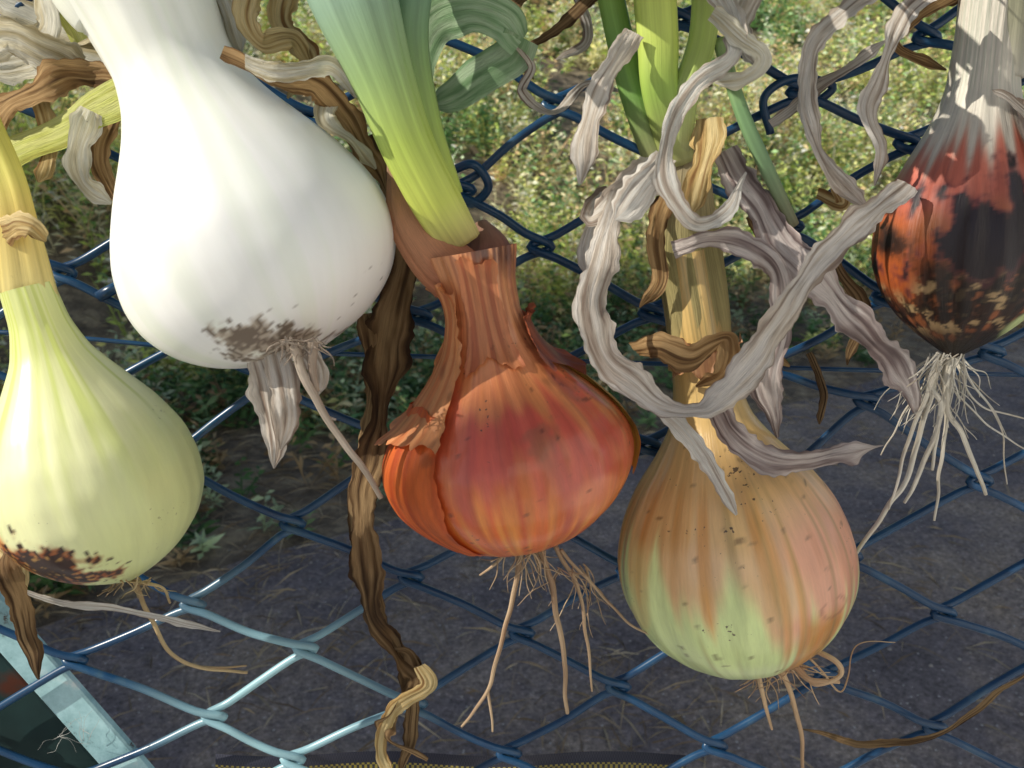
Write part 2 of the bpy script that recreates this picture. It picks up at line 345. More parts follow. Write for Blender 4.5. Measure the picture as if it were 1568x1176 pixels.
stem("green_stem",[(1085,-60,.04,46),(1075,60,.042,42),(1045,160,.044,44),(1040,250,.038,40)],[(196,214,124),(190,212,110),(184,202,120),(180,180,130)],O_yel,seed=8)
stem("green_stem",[(1100,60,.04,20),(1135,170,.045,22),(1170,250,.044,22),(1215,345,.035,18)],[(160,184,120),(128,166,114),(132,166,120),(150,150,120)],O_yel,seed=9)
stem("yellow_stem",[(-40,180,.03,70),(5,270,.034,62),(25,340,.036,64),(48,460,.036,80)],[(226,220,110),(238,228,120),(234,206,114),(240,224,150)],O_left,flat=0.8,rib=0.2,seed=10)
stem("yellow_stem",[(-60,240,.03,50),(-20,330,.034,52),(25,450,.034,60)],[(226,208,106),(236,212,116),(240,224,150)],O_left,flat=0.8,rib=0.2,seed=11)
stem("pale_stem",[(1539,-80,.034,96),(1526,40,.034,92),(1516,120,.033,96)],[(180,182,150),(190,188,160),(206,200,184)],O_burn,flat=0.85,rib=0.12,seed=12)
stem("pale_stem",[(150,-160,.05,250),(180,-60,.052,232),(215,0,.052,208)],[(236,242,206),(244,246,228),(247,248,236)],O_white,M_white,flat=0.7,rib=0.1,seed=13,ns=40)
rp=random.Random(3)
topL=empty("shade_onion_tops",P(900,-250,0.03))  # unseen leaf bundles, added above the view to shade the onions
for i in range(50):
    x=rp.uniform(560,1800); y=rp.uniform(-420,-100)
    ctrl=[(x,y,rp.uniform(-.02,.09),rp.uniform(50,90))]
    for k in range(3):
        x+=rp.uniform(-130,130); ctrl.append((max(x,520),y+(k+1)*rp.uniform(-20,25),rp.uniform(-.02,.09),rp.uniform(45,85)))
    ribbon("leaf",ctrl,rp.choice(['grey','brown','straw','green','purple']),seed=i+50,parent=topL,n=8,nc=9)
LV=[
([(1392,282,.05,34),(1340,318,.058,46),(1270,382,.062,44),(1215,455,.066,40),(1165,545,.070,48),(1105,605,.072,44),(1068,632,.073,34),(1000,608,.072,50),(935,552,.070,52),(912,480,.066,48),(925,390,.062,46),(948,310,.056,50),(985,250,.046,56)],'grey',[30,-10,15,-25,10,30,60,10,-15,20,-20,10,0]),
([(1095,-30,.05,40),(1125,40,.055,36),(1118,95,.058,34),(1062,135,.062,30),(1024,210,.064,34),(1022,290,.064,36),(1065,344,.064,28),(1118,318,.06,22),(1140,262,.052,24)],'pale',[0,40,-30,20,-10,15,40,-20,10]),
([(972,50,.05,34),(935,110,.056,42),(905,180,.058,40),(888,282,.056,34)],'grey',[10,-20,20,-10]),
([(1005,625,.066,22),(1050,668,.068,30),(1090,715,.068,30),(1128,790,.066,26)],'pale',[20,-10,20,0]),
([(1085,610,.05,30),(1120,660,.062,40),(1165,700,.064,44),(1235,708,.062,38),(1290,695,.058,34),(1352,682,.052,30)],'purple',[0,30,-20,20,-35,30]),
([(1110,230,.036,40),(1150,300,.042,52),(1215,390,.046,56),(1275,455,.046,56),(1330,515,.044,48),(1375,560,.042,50),(1405,638,.038,44)],'purple',[10,-20,20,-10,30,-10,20]),
([(1030,385,.05,30),(1085,368,.055,36),(1150,380,.055,36),(1190,420,.052,34),(1196,500,.045,36),(1176,590,.042,44),(1196,670,.036,30)],'purple',[0,30,-20,30,-30,20,0]),
([(1360,-30,.03,30),(1300,10,.036,34),(1245,70,.04,30),(1236,150,.042,30),(1255,230,.042,34),(1300,290,.038,28),(1330,325,.034,20)],'grey',[0,40,-20,30,-30,10,0]),
([(1440,-30,.05,40),(1385,25,.052,34),(1358,90,.052,34),(1332,160,.048,30),(1350,220,.046,26),(1338,285,.04,18)],'grey',[0,30,-40,20,-20,0]),
([(1470,-10,.03,30),(1410,20,.032,22),(1370,60,.03,20),(1390,85,.028,18),(1450,105,.024,16)],'brown',None),
([(1180,190,.03,16),(1230,150,.032,20),(1290,110,.03,18),(1360,60,.03,14)],'grey',None),
([(1010,260,.05,60),(960,290,.056,50),(905,330,.05,40),(925,300,.045,34),(900,380,.042,30),(908,440,.04,20)],'grey',[20,-20,40,-40,10,0]),
([(1020,240,.06,44),(985,290,.064,50),(940,335,.064,40)],'pale',[10,-20,20]),
([(1085,180,.045,46),(1075,260,.052,44),(1055,330,.05,30)],'straw',None),
([(1020,300,.04,34),(1000,370,.045,26),(1010,430,.045,20),(980,470,.04,16)],'brown',None),
([(970,535,.05,30),(1010,530,.062,36),(1062,545,.064,44),(1112,520,.060,40),(1105,570,.052,34),(1065,590,.046,26)],'brown',[20,-20,10,40,-30,0]),
([(1090,20,.055,26),(1140,60,.058,30),(1165,90,.056,30),(1140,120,.052,26),(1095,130,.05,20)],'cream',None),
([(560,210,.02,30),(605,300,.022,44),(622,400,.024,56),(592,520,.026,72),(582,640,.028,46),(560,740,.03,50),(560,850,.03,40),(572,940,.03,44),(612,1000,.03,36),(640,1040,.032,34),(606,1090,.034,38),(590,1130,.034,34),(655,1165,.034,44)],'dark',[0,30,-20,20,-50,30,-30,40,-60,30,-60,30,0]),
([(560,480,.022,30),(575,600,.024,40),(552,720,.026,26),(548,820,.026,34),(590,980,.028,26),(625,1010,.03,40),(630,1110,.03,26),(612,1190,.03,34)],'dark',None),
([(640,1020,.036,20),(650,1050,.036,26),(600,1085,.036,24),(585,1150,.034,20),(600,1190,.034,24)],'straw',None),
([(340,80,.07,22),(420,120,.072,34),(490,130,.06,36),(530,180,.05,38),(565,235,.045,36),(590,290,.04,26)],'brown',[0,30,-20,20,-30,0]),
([(375,95,.075,26),(430,112,.076,34),(500,98,.066,30),(545,150,.055,26)],'cream',None),
([(400,-40,.05,40),(372,20,.055,40),(400,70,.055,36),(450,60,.05,30),(480,100,.045,26)],'straw',None),
([(450,-40,.04,40),(430,30,.045,36),(470,90,.045,30),(440,150,.04,20)],'straw',None),
([(330,-40,.04,50),(350,20,.045,50),(370,80,.045,40)],'cream',None),
([(520,130,.05,20),(500,180,.055,26),(540,215,.052,22),(572,260,.045,24)],'cream',None),
([(640,190,.03,40),(636,110,.035,52),(660,40,.04,60),(715,15,.044,60),(770,30,.044,56),(798,62,.04,44)],'green',[10,-10,10,10,10,-20]),
([(798,55,.042,56),(770,92,.036,56),(715,130,.03,50),(655,165,.024,30)],'green',[-30,-20,0,0]),
([(790,60,.04,20),(815,100,.036,18),(795,140,.03,18),(845,170,.026,16),(900,130,.02,12),(960,140,.02,8)],'grey',None),
([(790,75,.03,10),(830,60,.03,14),(870,30,.03,20),(930,-30,.03,24)],'dark',None),
([(392,535,.07,36),(408,600,.072,56),(418,660,.07,42),(418,716,.068,20)],'grey',[10,-15,30,0]),
([(418,540,.074,40),(430,590,.076,52),(436,640,.074,38),(430,690,.072,24)],'grey',[0,10,-20,10]),
([(470,540,.08,30),(486,565,.08,34),(488,605,.078,22)],'grey',[0,20,-20]),
([(225,118,.03,60),(150,160,.02,56),(70,210,.015,50),(-30,262,.01,56)],'lime',[20,0,15,0]),
([(215,130,.02,30),(120,110,.015,50),(50,140,.015,60),(-30,190,.01,66)],'brown',[10,-30,30,0]),
([(140,170,.02,34),(118,225,.02,38),(125,280,.02,40),(170,315,.02,26)],'cream',[10,-30,40,0]),
([(170,180,.01,30),(150,250,.012,30),(185,310,.01,28)],'brown',None),
([(60,150,.01,26),(75,230,.014,30),(60,280,.014,20)],'straw',None),
([(30,90,.01,50),(70,40,.015,44),(60,-30,.015,50)],'cream',None),
([(120,110,.01,60),(30,60,.015,70),(-40,60,.01,70)],'cream',None),
([(130,60,.01,50),(90,0,.015,60),(60,-60,.01,60)],'lime',None),
([(200,40,.0,60),(110,30,.0,80),(-20,-20,.0,80)],'cream',[0,10,0]),
([(190,90,.0,50),(100,80,.0,60),(-20,110,.0,60)],'cream',[0,10,0]),
([(-20,330,.02,40),(20,380,.025,46),(10,440,.025,46),(50,470,.02,32)],'straw',None),
([(-30,360,.03,34),(40,345,.054,42),(70,370,.05,24)],'straw',None),
([(-20,740,.03,50),(5,810,.04,36),(15,880,.055,38),(40,960,.05,36),(60,1040,.045,26)],'dark',None),
([(-30,800,.035,40),(30,860,.04,34),(20,930,.04,30)],'straw',None),
([(38,908,.045,16),(110,925,.046,20),(220,940,.044,20),(338,966,.04,20)],'pale',[30,30,20,30]),
([(1590,1020,.012,16),(1530,1060,.014,22),(1450,1120,.014,20),(1340,1140,.012,14),(1220,1115,.01,8)],'dark',None),
([(1250,300,.02,20),(1290,310,.024,26),(1270,280,.024,18)],'straw',None),
([(1280,400,.03,14),(1320,470,.03,22),(1300,560,.028,16)],'dark',None),
([(1240,540,.02,16),(1262,600,.022,16),(1256,650,.022,14)],'dark',None),
([(1150,330,.03,24),(1200,420,.03,30),(1170,520,.03,26),(1210,560,.03,24)],'brown',None),
([(1590,200,.05,14),(1545,150,.05,12),(1520,135,.048,10)],'grey',None),
([(1170,-30,.03,30),(1130,40,.03,36),(1160,100,.03,20)],'grey',None),
([(820,-30,.02,24),(770,40,.02,26),(820,120,.018,14)],'dark',None),
([(880,-30,.01,20),(900,60,.01,16),(850,90,.01,10)],'grey',None),
]
for i,(c,p,tw) in enumerate(LV): 
    ribbon("bent_green_leaf" if p=='green' else "dry_onion_leaf",c,p,tw,seed=i*1.37+0.3,tip=(c[0]!=(640,190,.03,40)),wk=1.12 if p=='green' else 1.0)
def roots(parent,lst,pal,seed=0):
    A=Acc(); rr=random.Random(seed)
    for ctrl in lst:
        pts,w=pxline(ctrl,12)
        for i,p in enumerate(pts):
            pts[i]=p+Vector((noise.noise(p*90),noise.noise(p*90+Vector((5,5,5))),noise.noise(p*90+Vector((9,1,5)))))*0.0010
        V,Fc,info=tube(pts,[x/2 for x in w],6,True); ca,cb=np.array(lin(pal[0])),np.array(lin(pal[1]))
        k0=rr.random()*10
        cs=[];st=[]
        for (fr,a,L) in info:
            g=0.4+0.7*noise.noise(Vector((L*60,k0,a*0.3))); g=min(max(g,0),1); cs.append(ca*(1-g)+cb*g); st.append((math.cos(a)*3+k0,math.sin(a)*3,L*100))
        A.add(V,Fc,cs,st)
    return mesh_obj("roots",A.v,A.f,M_root,np.array(A.c),A.s,parent)
def randroots(cx,cy,off,n,ln,seed,w=3,spread=70,down=1.0):
    r=random.Random(seed); out=[]
    for i in range(n):
        x,y=cx+r.uniform(-28,28),cy+r.uniform(-6,4); a=r.uniform(-spread,spread); l=r.uniform(0.35,1)*ln; o=off+r.uniform(-.012,.012)
        c=[(x,y,o,w*r.uniform(.5,1.0))]
        for k in range(3):
            a2=rad(a)+r.uniform(-.5,.5); x+=math.sin(a2)*l/3; y+=math.cos(a2)*l/3*down; c.append((x,y,o+r.uniform(-.004,.004),w*(0.7-0.2*k)))
        out.append(c)
    return out
roots(O_red,[[(796,835,.052,9),(788,900,.05,8),(768,980,.05,7),(745,1060,.048,6),(705,1112,.046,4)],
 [(745,1060,.048,5),(750,1090,.048,4),(752,1120,.048,3)],
 [(828,835,.055,9),(845,900,.055,9),(860,980,.053,8),(868,1092,.05,6)],
 [(850,835,.05,8),(885,900,.048,6),(900,980,.046,5),(908,1060,.044,3)],
 [(860,840,.05,6),(900,890,.048,5),(960,950,.046,4),(1000,975,.046,3)],
 [(780,838,.05,6),(760,862,.052,5),(735,880,.05,3)]]+randroots(810,838,.05,30,80,5,3.6,75)+randroots(880,870,.048,14,120,6,3.2,60),[(214,188,154),(130,94,68)],1)
roots(O_yel,[[(1190,1008,.032,10),(1210,1060,.032,8),(1225,1120,.03,7),(1228,1190,.03,5)],[(1160,1016,.032,9),(1170,1070,.032,7),(1180,1115,.03,4)],
 [(1228,985,.045,9),(1275,1010,.05,9),(1285,1035,.05,8),(1250,1050,.05,7),(1225,1020,.046,6)],
 [(1208,1005,.045,9),(1240,1040,.05,9),(1285,1045,.05,6)],
 [(1232,995,.04,4),(1290,1060,.04,3),(1310,990,.04,2),(1370,985,.04,1.5)]]+randroots(1190,1012,.034,30,80,8,3.6,80),[(226,194,154),(160,116,84)],2)
roots(O_burn,[[(1440,545,.034,10),(1420,620,.036,9),(1395,720,.036,9),(1350,790,.034,8),(1303,862,.03,6)],
 [(1450,548,.034,9),(1440,640,.036,9),(1410,720,.036,8),(1388,770,.034,5)],
 [(1456,548,.034,9),(1450,620,.036,9),(1480,680,.034,8),(1508,758,.03,6)],
 [(1462,548,.034,8),(1450,640,.03,7),(1440,720,.03,6),(1430,798,.028,4)],
 [(1432,545,.034,9),(1425,590,.036,9),(1440,625,.036,8),(1425,720,.034,5)],
 [(1465,560,.03,4),(1500,620,.03,3),(1568,640,.03,2.5)],[(1465,600,.03,3),(1510,650,.03,3),(1590,700,.03,2)],
 [(1470,560,.03,4),(1530,650,.03,3),(1540,740,.03,2)],[(1436,560,.03,4),(1380,640,.03,3),(1350,700,.03,2)],
 [(1440,560,.04,8),(1405,640,.04,7),(1385,700,.038,6),(1360,780,.036,3)]]+randroots(1450,545,.034,40,150,9,3.6,45),[(238,232,218),(190,176,152)],3)
roots(O_left,[[(205,885,.036,9),(232,950,.036,8),(262,1000,.036,7),(310,1022,.034,6),(380,1028,.03,5)],[(300,1020,.034,5),(345,1022,.032,4),(378,1018,.03,3)],
 [(208,888,.036,7),(250,900,.036,5),(262,925,.034,4)]]+randroots(205,886,.036,22,50,11,3.5,85),[(212,190,144),(136,104,72)],4)
roots(O_white,[[(448,530,.085,16),(470,590,.084,14),(510,655,.082,12),(550,710,.08,11),(584,764,.078,8)],
 [(478,520,.085,18),(478,560,.084,14),(485,600,.082,9)],[(500,640,.082,6),(515,645,.082,4)]]+randroots(455,524,.084,34,50,13,4.5,80),[(212,196,178),(136,114,96)],5)
# ------------------------------------------------------------------ chain link fence
data={(0,0):(440,790),(1,0):(635,888),(2,0):(790,965),(3,0):(945,1060),(4,0):(1090,1140),(0,1):(290,930),(1,1):(480,1000),(1,2):(345,1090),(2,1):(645,1080),(3,1):(790,1150),
(4,-2):(1440,940),(4,-1):(1260,1040),(3,-3):(1510,725),(2,-3):(1335,600),(-2,-3):(725,290),(0,-4):(1210,350),(0,-5):(1395,215),(-1,-6):(1410,75),(-1,-1):(385,580),(-1,0):(255,705),(0,-1):(605,680),(3,-2):(1300,855)}
rows=[]
for (i,j),(x,y) in data.items():
    X,Y=x/1000,y/1000
    rows.append([i,j,1,0,0,0,-X*i,-X*j,-X]); rows.append([0,0,0,i,j,1,-Y*i,-Y*j,-Y])
H=np.linalg.svd(np.array(rows))[2][-1].reshape(3,3)
def knot(i,j):
    v=H@np.array([i,j,1.0]); return (v[0]/v[2]*1000,v[1]/v[2]*1000) if abs(v[2])>1e-6 and v[2]*H[2,2]>0 else (99999,99999)
KN={}
for i in range(-16,20):
    for j in range(-16,20):
        x,y=knot(i,j)
        if (i,j) in data: dx,dy=data[(i,j)]; x,y=(x+dx*2)/3,(y+dy*2)/3
        if -700<x<2300 and -520<y<1750: KN[(i,j)]=P(x+random.uniform(-8,8),y+random.uniform(-8,8),0)
m,nt,b,out=newmat("plastic_coated_wire")
b.inputs["Roughness"].default_value=0.3
tc=nd(nt,"ShaderNodeTexCoord"); n1=nd(nt,"ShaderNodeTexNoise"); n1.inputs["Scale"].default_value=90; nt.links.new(tc.outputs["Object"],n1.inputs["Vector"]); n1.inputs["Detail"].default_value=5
r=ramp(nt,[(0.3,(0.007,0.034,0.09)),(0.6,(0.012,0.06,0.14)),(0.78,(0.06,0.12,0.17))]); nt.links.new(n1.outputs["Fac"],r.inputs[0])
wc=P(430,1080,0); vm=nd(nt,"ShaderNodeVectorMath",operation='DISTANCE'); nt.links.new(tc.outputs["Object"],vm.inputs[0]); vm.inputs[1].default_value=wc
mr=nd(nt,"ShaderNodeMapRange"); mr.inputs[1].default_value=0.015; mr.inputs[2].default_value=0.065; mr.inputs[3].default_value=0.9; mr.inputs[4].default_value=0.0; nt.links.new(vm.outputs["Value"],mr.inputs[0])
mx=nd(nt,"ShaderNodeMixRGB"); nt.links.new(mr.outputs[0],mx.inputs[0]); nt.links.new(r.outputs[0],mx.inputs[1]); mx.inputs[2].default_value=(0.36,0.60,0.66,1)  # pale cyan around the lower left: sunlight painted into the wire colour
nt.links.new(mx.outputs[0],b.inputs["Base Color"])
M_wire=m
A=Acc(); rX=Vector((1,0,0))
for w in range(-20,22):
    seq=[];runs=[]
    for s in range(-34,40):
        c=w if (s-w)%2==0 else w+1
        i=(s+c)//2; j=(s-c)//2
        if (i,j) in KN: seq.append((KN[(i,j)],-1 if c==w else 1))
        else:
            if len(seq)>1: runs.append(seq)
            seq=[]
    if len(seq)>1: runs.append(seq)
    for seq in runs:
        path=[]
        for k,(K,sd) in enumerate(seq):
            e=0.0040
            if k>0:
                pv=seq[k-1][0]; din=(K-pv).normalized(); md=(K+pv)/2+NRM*(0.0018*sd)+Vector((0,0,0.003*noise.noise((K+pv)*40)))
                path.append(tuple(md)); path.append(tuple(K+rX*sd*e*0.3-din*0.0085+NRM*(0.0019*sd)))
            path.append(tuple(K+rX*sd*e))
            if k<len(seq)-1: do=(seq[k+1][0]-K).normalized(); path.append(tuple(K+rX*sd*e*0.3+do*0.0085+NRM*(-0.0019*sd)))
        pts=catmull(path,5)
        V,Fc,_=tube(pts,[0.0016]*len(pts),8,True); A.add(V,Fc)
fence=empty("chain_link_fence",Q0)
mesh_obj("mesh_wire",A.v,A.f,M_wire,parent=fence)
A=Acc()
V,Fc,_=tube([P(-900,440,-.006),P(150,520,-.006),P(300,535,-.006),P(1100,560,-.006),P(2400,600,-.006)],[0.0009]*5,8); A.add(V,Fc)
V,Fc,_=tube(catmull([tuple(P(690,262,.002)),tuple(P(725,252,.004)),tuple(P(748,285,.003)),tuple(P(722,312,.001)),tuple(P(700,290,0))],8),[0.0016]*33,8); A.add(V,Fc)
V,Fc,_=tube(catmull([tuple(P(1180,205,.002)),tuple(P(1170,150,.004)),tuple(P(1215,120,.003)),tuple(P(1275,132,.001)),tuple(P(1240,165,0))],8),[0.0015]*33,8); A.add(V,Fc)
V,Fc,_=tube([P(150,455,.004),P(192,432,.002)],[0.0021]*2,8); A.add(V,Fc)
mesh_obj("tension_wire",A.v,A.f,M_wire,parent=fence)
# ------------------------------------------------------------------ painted steel brace (lower left)
m,nt,b,out=newmat("old_teal_paint"); tc=nd(nt,"ShaderNodeTexCoord")
n1=nd(nt,"ShaderNodeTexNoise"); n1.inputs["Scale"].default_value=70; n1.inputs["Detail"].default_value=8; n1.inputs["Roughness"].default_value=0.7; nt.links.new(tc.outputs["Object"],n1.inputs["Vector"])
r=ramp(nt,[(0.34,(0.06,0.03,0.02)),(0.40,(0.24,0.42,0.45)),(0.6,(0.38,0.60,0.64)),(0.72,(0.62,0.70,0.70))]); nt.links.new(n1.outputs["Fac"],r.inputs[0]); nt.links.new(r.outputs[0],b.inputs["Base Color"])
b.inputs["Roughness"].default_value=0.45; bp=nd(nt,"ShaderNodeBump"); bp.inputs["Strength"].default_value=0.4; bp.inputs["Distance"].default_value=0.0005; nt.links.new(n1.outputs["Fac"],bp.inputs["Height"]); nt.links.new(bp.outputs[0],b.inputs["Normal"]); M_paint=m
m,nt,b,out=newmat("shaded_steel"); tc=nd(nt,"ShaderNodeTexCoord")
n1=nd(nt,"ShaderNodeTexNoise"); n1.inputs["Scale"].default_value=40; n1.inputs["Detail"].default_value=8; nt.links.new(tc.outputs["Object"],n1.inputs["Vector"])
r=ramp(nt,[(0.4,(0.008,0.022,0.022)),(0.62,(0.013,0.035,0.035)),(0.72,(0.07,0.02,0.01))]); nt.links.new(n1.outputs["Fac"],r.inputs[0]); nt.links.new(r.outputs[0],b.inputs["Base Color"]); b.inputs["Roughness"].default_value=0.6; b.inputs["Specular IOR Level"].default_value=0.2; M_dark=m  # unlit face of the angle frame, its shade put into the colour
br=empty("steel_gate_brace",P(60,1080,-.02))
def slab(p,q,wv,nv,th,mat,name):
    n=24;V=[];Fc=[]
    sec=[(0,0),(0.06,-.25),(0.94,-.25),(1,0),(1,1),(0,1)]
    for i in range(n+1):
        c=p.lerp(q,i/n)
        for (a,t) in sec: V.append(c+wv*a-nv*(t*th))
    k=len(sec)
    for i in range(n):
        for j in range(k): Fc.append((i*k+j,i*k+(j+1)%k,(i+1)*k+(j+1)%k,(i+1)*k+j))
    Fc.append(tuple(range(k))); Fc.append(tuple(n*k+j for j in range(k)))
    return mesh_obj(name,V,Fc,mat,parent=br,smooth=False)
p,q=P(-260,620,-.006),P(420,1395,-.006); d=(q-p).normalized(); side=NRM.cross(d).normalized()
if side.x>0: side=-side
slab(p,q,side*0.0155,(NRM+Vector((-.5,0,.5))).normalized(),0.003,M_paint,"front_flange")
slab(p+side*0.016,q+side*0.016,side*0.055,NRM,0.004,M_dark,"side_flange").location+=Vector(-NRM*0.004)
roots(br,randroots(115,1130,.0,14,50,21,0.8,180),[(210,210,205),(180,180,175)],6)
# ------------------------------------------------------------------ woven strap along bottom
m,nt,b,out=newmat("woven_strap"); at=nd(nt,"ShaderNodeAttribute",attribute_name="str"); sp=nd(nt,"ShaderNodeSeparateXYZ"); nt.links.new(at.outputs["Vector"],sp.inputs[0])
ck=nd(nt,"ShaderNodeTexChecker"); ck.inputs["Scale"].default_value=1; ck.inputs[1].default_value=(0.012,0.014,0.03,1); ck.inputs[2].default_value=(0.03,0.03,0.05,1); nt.links.new(at.outputs["Vector"],ck.inputs["Vector"])
ck2=nd(nt,"ShaderNodeTexChecker"); ck2.inputs["Scale"].default_value=0.5; ck2.inputs[1].default_value=(0.35,0.28,0.05,1); ck2.inputs[2].default_value=(0.03,0.03,0.04,1); nt.links.new(at.outputs["Vector"],ck2.inputs["Vector"])
g=nd(nt,"ShaderNodeMath",operation='COMPARE'); g.inputs[1].default_value=5; g.inputs[2].default_value=1.6; nt.links.new(sp.outputs[1],g.inputs[0])
mx=nd(nt,"ShaderNodeMixRGB"); nt.links.new(g.outputs[0],mx.inputs[0]); nt.links.new(ck.outputs[0],mx.inputs[1]); nt.links.new(ck2.outputs[0],mx.inputs[2]); nt.links.new(mx.outputs[0],b.inputs["Base Color"]); b.inputs["Roughness"].default_value=0.5
V=[];Fc=[];st=[]
for i in range(121):
    for k in range(9):
        x=330+i*6; pp=P(x,1154+k*10+4*math.sin(i*.11),-.012+0.002*math.sin(k*.8+i*.05)); V.append(pp); st.append((i*3.0,k*2.0,0))
for i in range(120):
    for k in range(8): Fc.append((i*9+k,i*9+k+1,(i+1)*9+k+1,(i+1)*9+k))
mesh_obj("webbing_strap",V,Fc,m,None,st)
# ------------------------------------------------------------------ ground
def edge(x): return 1.45+0.66*(x+0.7)+0.16*noise.noise(Vector((x*1.3,0,3)))
def gh(x,y):
    d=y-edge(x); z=0
    if d>0: z=0.03*min(d,1)*(noise.noise(Vector((x*3,y*3,0)))) 
    if d>0.9: z+=0.36*min(d-0.9,9)*min(1,(d-0.9)/1.5)*(1 if x>-3.5 else max(0,(x+6)/2.5))
    return z
def axis(a,b,n,p):
    t=np.linspace(-1,1,n); return np.sign(t)*np.abs(t)**p*(b-a)/2+(a+b)/2
xs=axis(-80,80,150,2.6); ys=axis(-75,85,170,2.6)-3.0
ys=np.sort(np.concatenate([ys,np.linspace(0.5,9,50)]))
V=[(x,y,gh(x,y)) for y in ys for x in xs]; nx=len(xs)
Fc=[(j*nx+i,j*nx+i+1,(j+1)*nx+i+1,(j+1)*nx+i) for j in range(len(ys)-1) for i in range(nx-1)]
m,nt,b,out=newmat("soil"); tc=nd(nt,"ShaderNodeTexCoord")
n1=nd(nt,"ShaderNodeTexNoise"); n1.inputs["Scale"].default_value=9; n1.inputs["Detail"].default_value=10; n1.inputs["Roughness"].default_value=0.75; nt.links.new(tc.outputs["Object"],n1.inputs["Vector"])
r=ramp(nt,[(0.35,(0.09,0.07,0.052)),(0.5,(0.22,0.175,0.12)),(0.6,(0.42,0.34,0.22)),(0.7,(0.28,0.26,0.14))]); nt.links.new(n1.outputs["Fac"],r.inputs[0]); nt.links.new(r.outputs[0],b.inputs["Base Color"]); b.inputs["Roughness"].default_value=0.95
bp=nd(nt,"ShaderNodeBump"); bp.inputs["Distance"].default_value=0.02; nt.links.new(n1.outputs["Fac"],bp.inputs["Height"]); nt.links.new(bp.outputs[0],b.inputs["Normal"])
mesh_obj("ground",V,Fc,m)
m,nt,b,out=newmat("dusty_asphalt"); tc=nd(nt,"ShaderNodeTexCoord"); L=nt.links
n1=nd(nt,"ShaderNodeTexNoise"); n1.inputs["Scale"].default_value=3.2; n1.inputs["Detail"].default_value=9; n1.inputs["Roughness"].default_value=0.7
n2=nd(nt,"ShaderNodeTexNoise"); n2.inputs["Scale"].default_value=110; n2.inputs["Detail"].default_value=5; n2.inputs["Roughness"].default_value=0.75
vo=nd(nt,"ShaderNodeTexVoronoi"); vo.inputs["Scale"].default_value=75
for n in (n1,n2,vo): L.new(tc.outputs["Object"],n.inputs["Vector"])
r1=ramp(nt,[(0.3,(0.11,0.098,0.106)),(0.45,(0.19,0.165,0.168)),(0.56,(0.28,0.235,0.205)),(0.7,(0.38,0.31,0.235))]); L.new(n1.outputs["Fac"],r1.inputs[0])
r2=ramp(nt,[(0.35,(0.45,)*3),(0.6,(1.25,)*3),(0.7,(2.2,)*3)]); L.new(n2.outputs["Fac"],r2.inputs[0])
mx=nd(nt,"ShaderNodeMixRGB",blend_type='MULTIPLY'); mx.inputs[0].default_value=1; L.new(r1.outputs[0],mx.inputs[1]); L.new(r2.outputs[0],mx.inputs[2])
r3=ramp(nt,[(0.0,(1,1,1)),(0.16,(1,1,1)),(0.2,(0,0,0))]); L.new(vo.outputs["Distance"],r3.inputs[0])
hs=nd(nt,"ShaderNodeSeparateColor"); L.new(vo.outputs["Color"],hs.inputs[0]); gt=nd(nt,"ShaderNodeMath",operation='GREATER_THAN'); gt.inputs[1].default_value=0.82; L.new(hs.outputs[0],gt.inputs[0])
ml=nd(nt,"ShaderNodeMath",operation='MULTIPLY'); L.new(r3.outputs[0],ml.inputs[0]); L.new(gt.outputs[0],ml.inputs[1])
m2=nd(nt,"ShaderNodeMixRGB"); L.new(ml.outputs[0],m2.inputs[0]); L.new(mx.outputs[0],m2.inputs[1]); m2.inputs[2].default_value=(0.45,0.44,0.42,1)
L.new(m2.outputs[0],b.inputs["Base Color"]); b.inputs["Roughness"].default_value=0.85
bp=nd(nt,"ShaderNodeBump"); bp.inputs["Distance"].default_value=0.004; L.new(n2.outputs["Fac"],bp.inputs["Height"]); L.new(bp.outputs[0],b.inputs["Normal"])
V=[];Fc=[];nxx=121
for i in range(nxx):
    x=-3.0+i*0.08; e=edge(x)+0.05*noise.noise(Vector((x*9,1,1)))
    V.append((x,e-0.02,0.004)); V.append((x,(e-0.02)*.5+0.15,0.004)); V.append((x,0.3,0.004))
for i in range(nxx-1):
    for k in range(2): Fc.append((i*3+k+1,(i+1)*3+k+1,(i+1)*3+k,i*3+k))
mesh_obj("asphalt_path",V,Fc,m)
m,nt,b,out=newmat("concrete"); tc=nd(nt,"ShaderNodeTexCoord"); n1=nd(nt,"ShaderNodeTexNoise"); n1.inputs["Scale"].default_value=4; n1.inputs["Detail"].default_value=8; nt.links.new(tc.outputs["Object"],n1.inputs["Vector"])
r=ramp(nt,[(0.3,(0.44,0.43,0.41)),(0.7,(0.58,0.57,0.55))]); nt.links.new(n1.outputs["Fac"],r.inputs[0]); nt.links.new(r.outputs[0],b.inputs["Base Color"]); b.inputs["Roughness"].default_value=0.9
V=[];Fc=[]
for ix in range(-8,6):
    for iy in range(8):
        x0,y0=ix*0.8,0.28-0.8*(iy+1); o=len(V)
        V+=[(x0+.01,y0+.01,.012),(x0+.79,y0+.01,.012),(x0+.79,y0+.79,.012),(x0+.01,y0+.79,.012)]; Fc.append((o,o+1,o+2,o+3))
mesh_obj("bounce_paving",V,Fc,m,smooth=False)  # unseen pale paving, added to bounce sunlight up at the onions
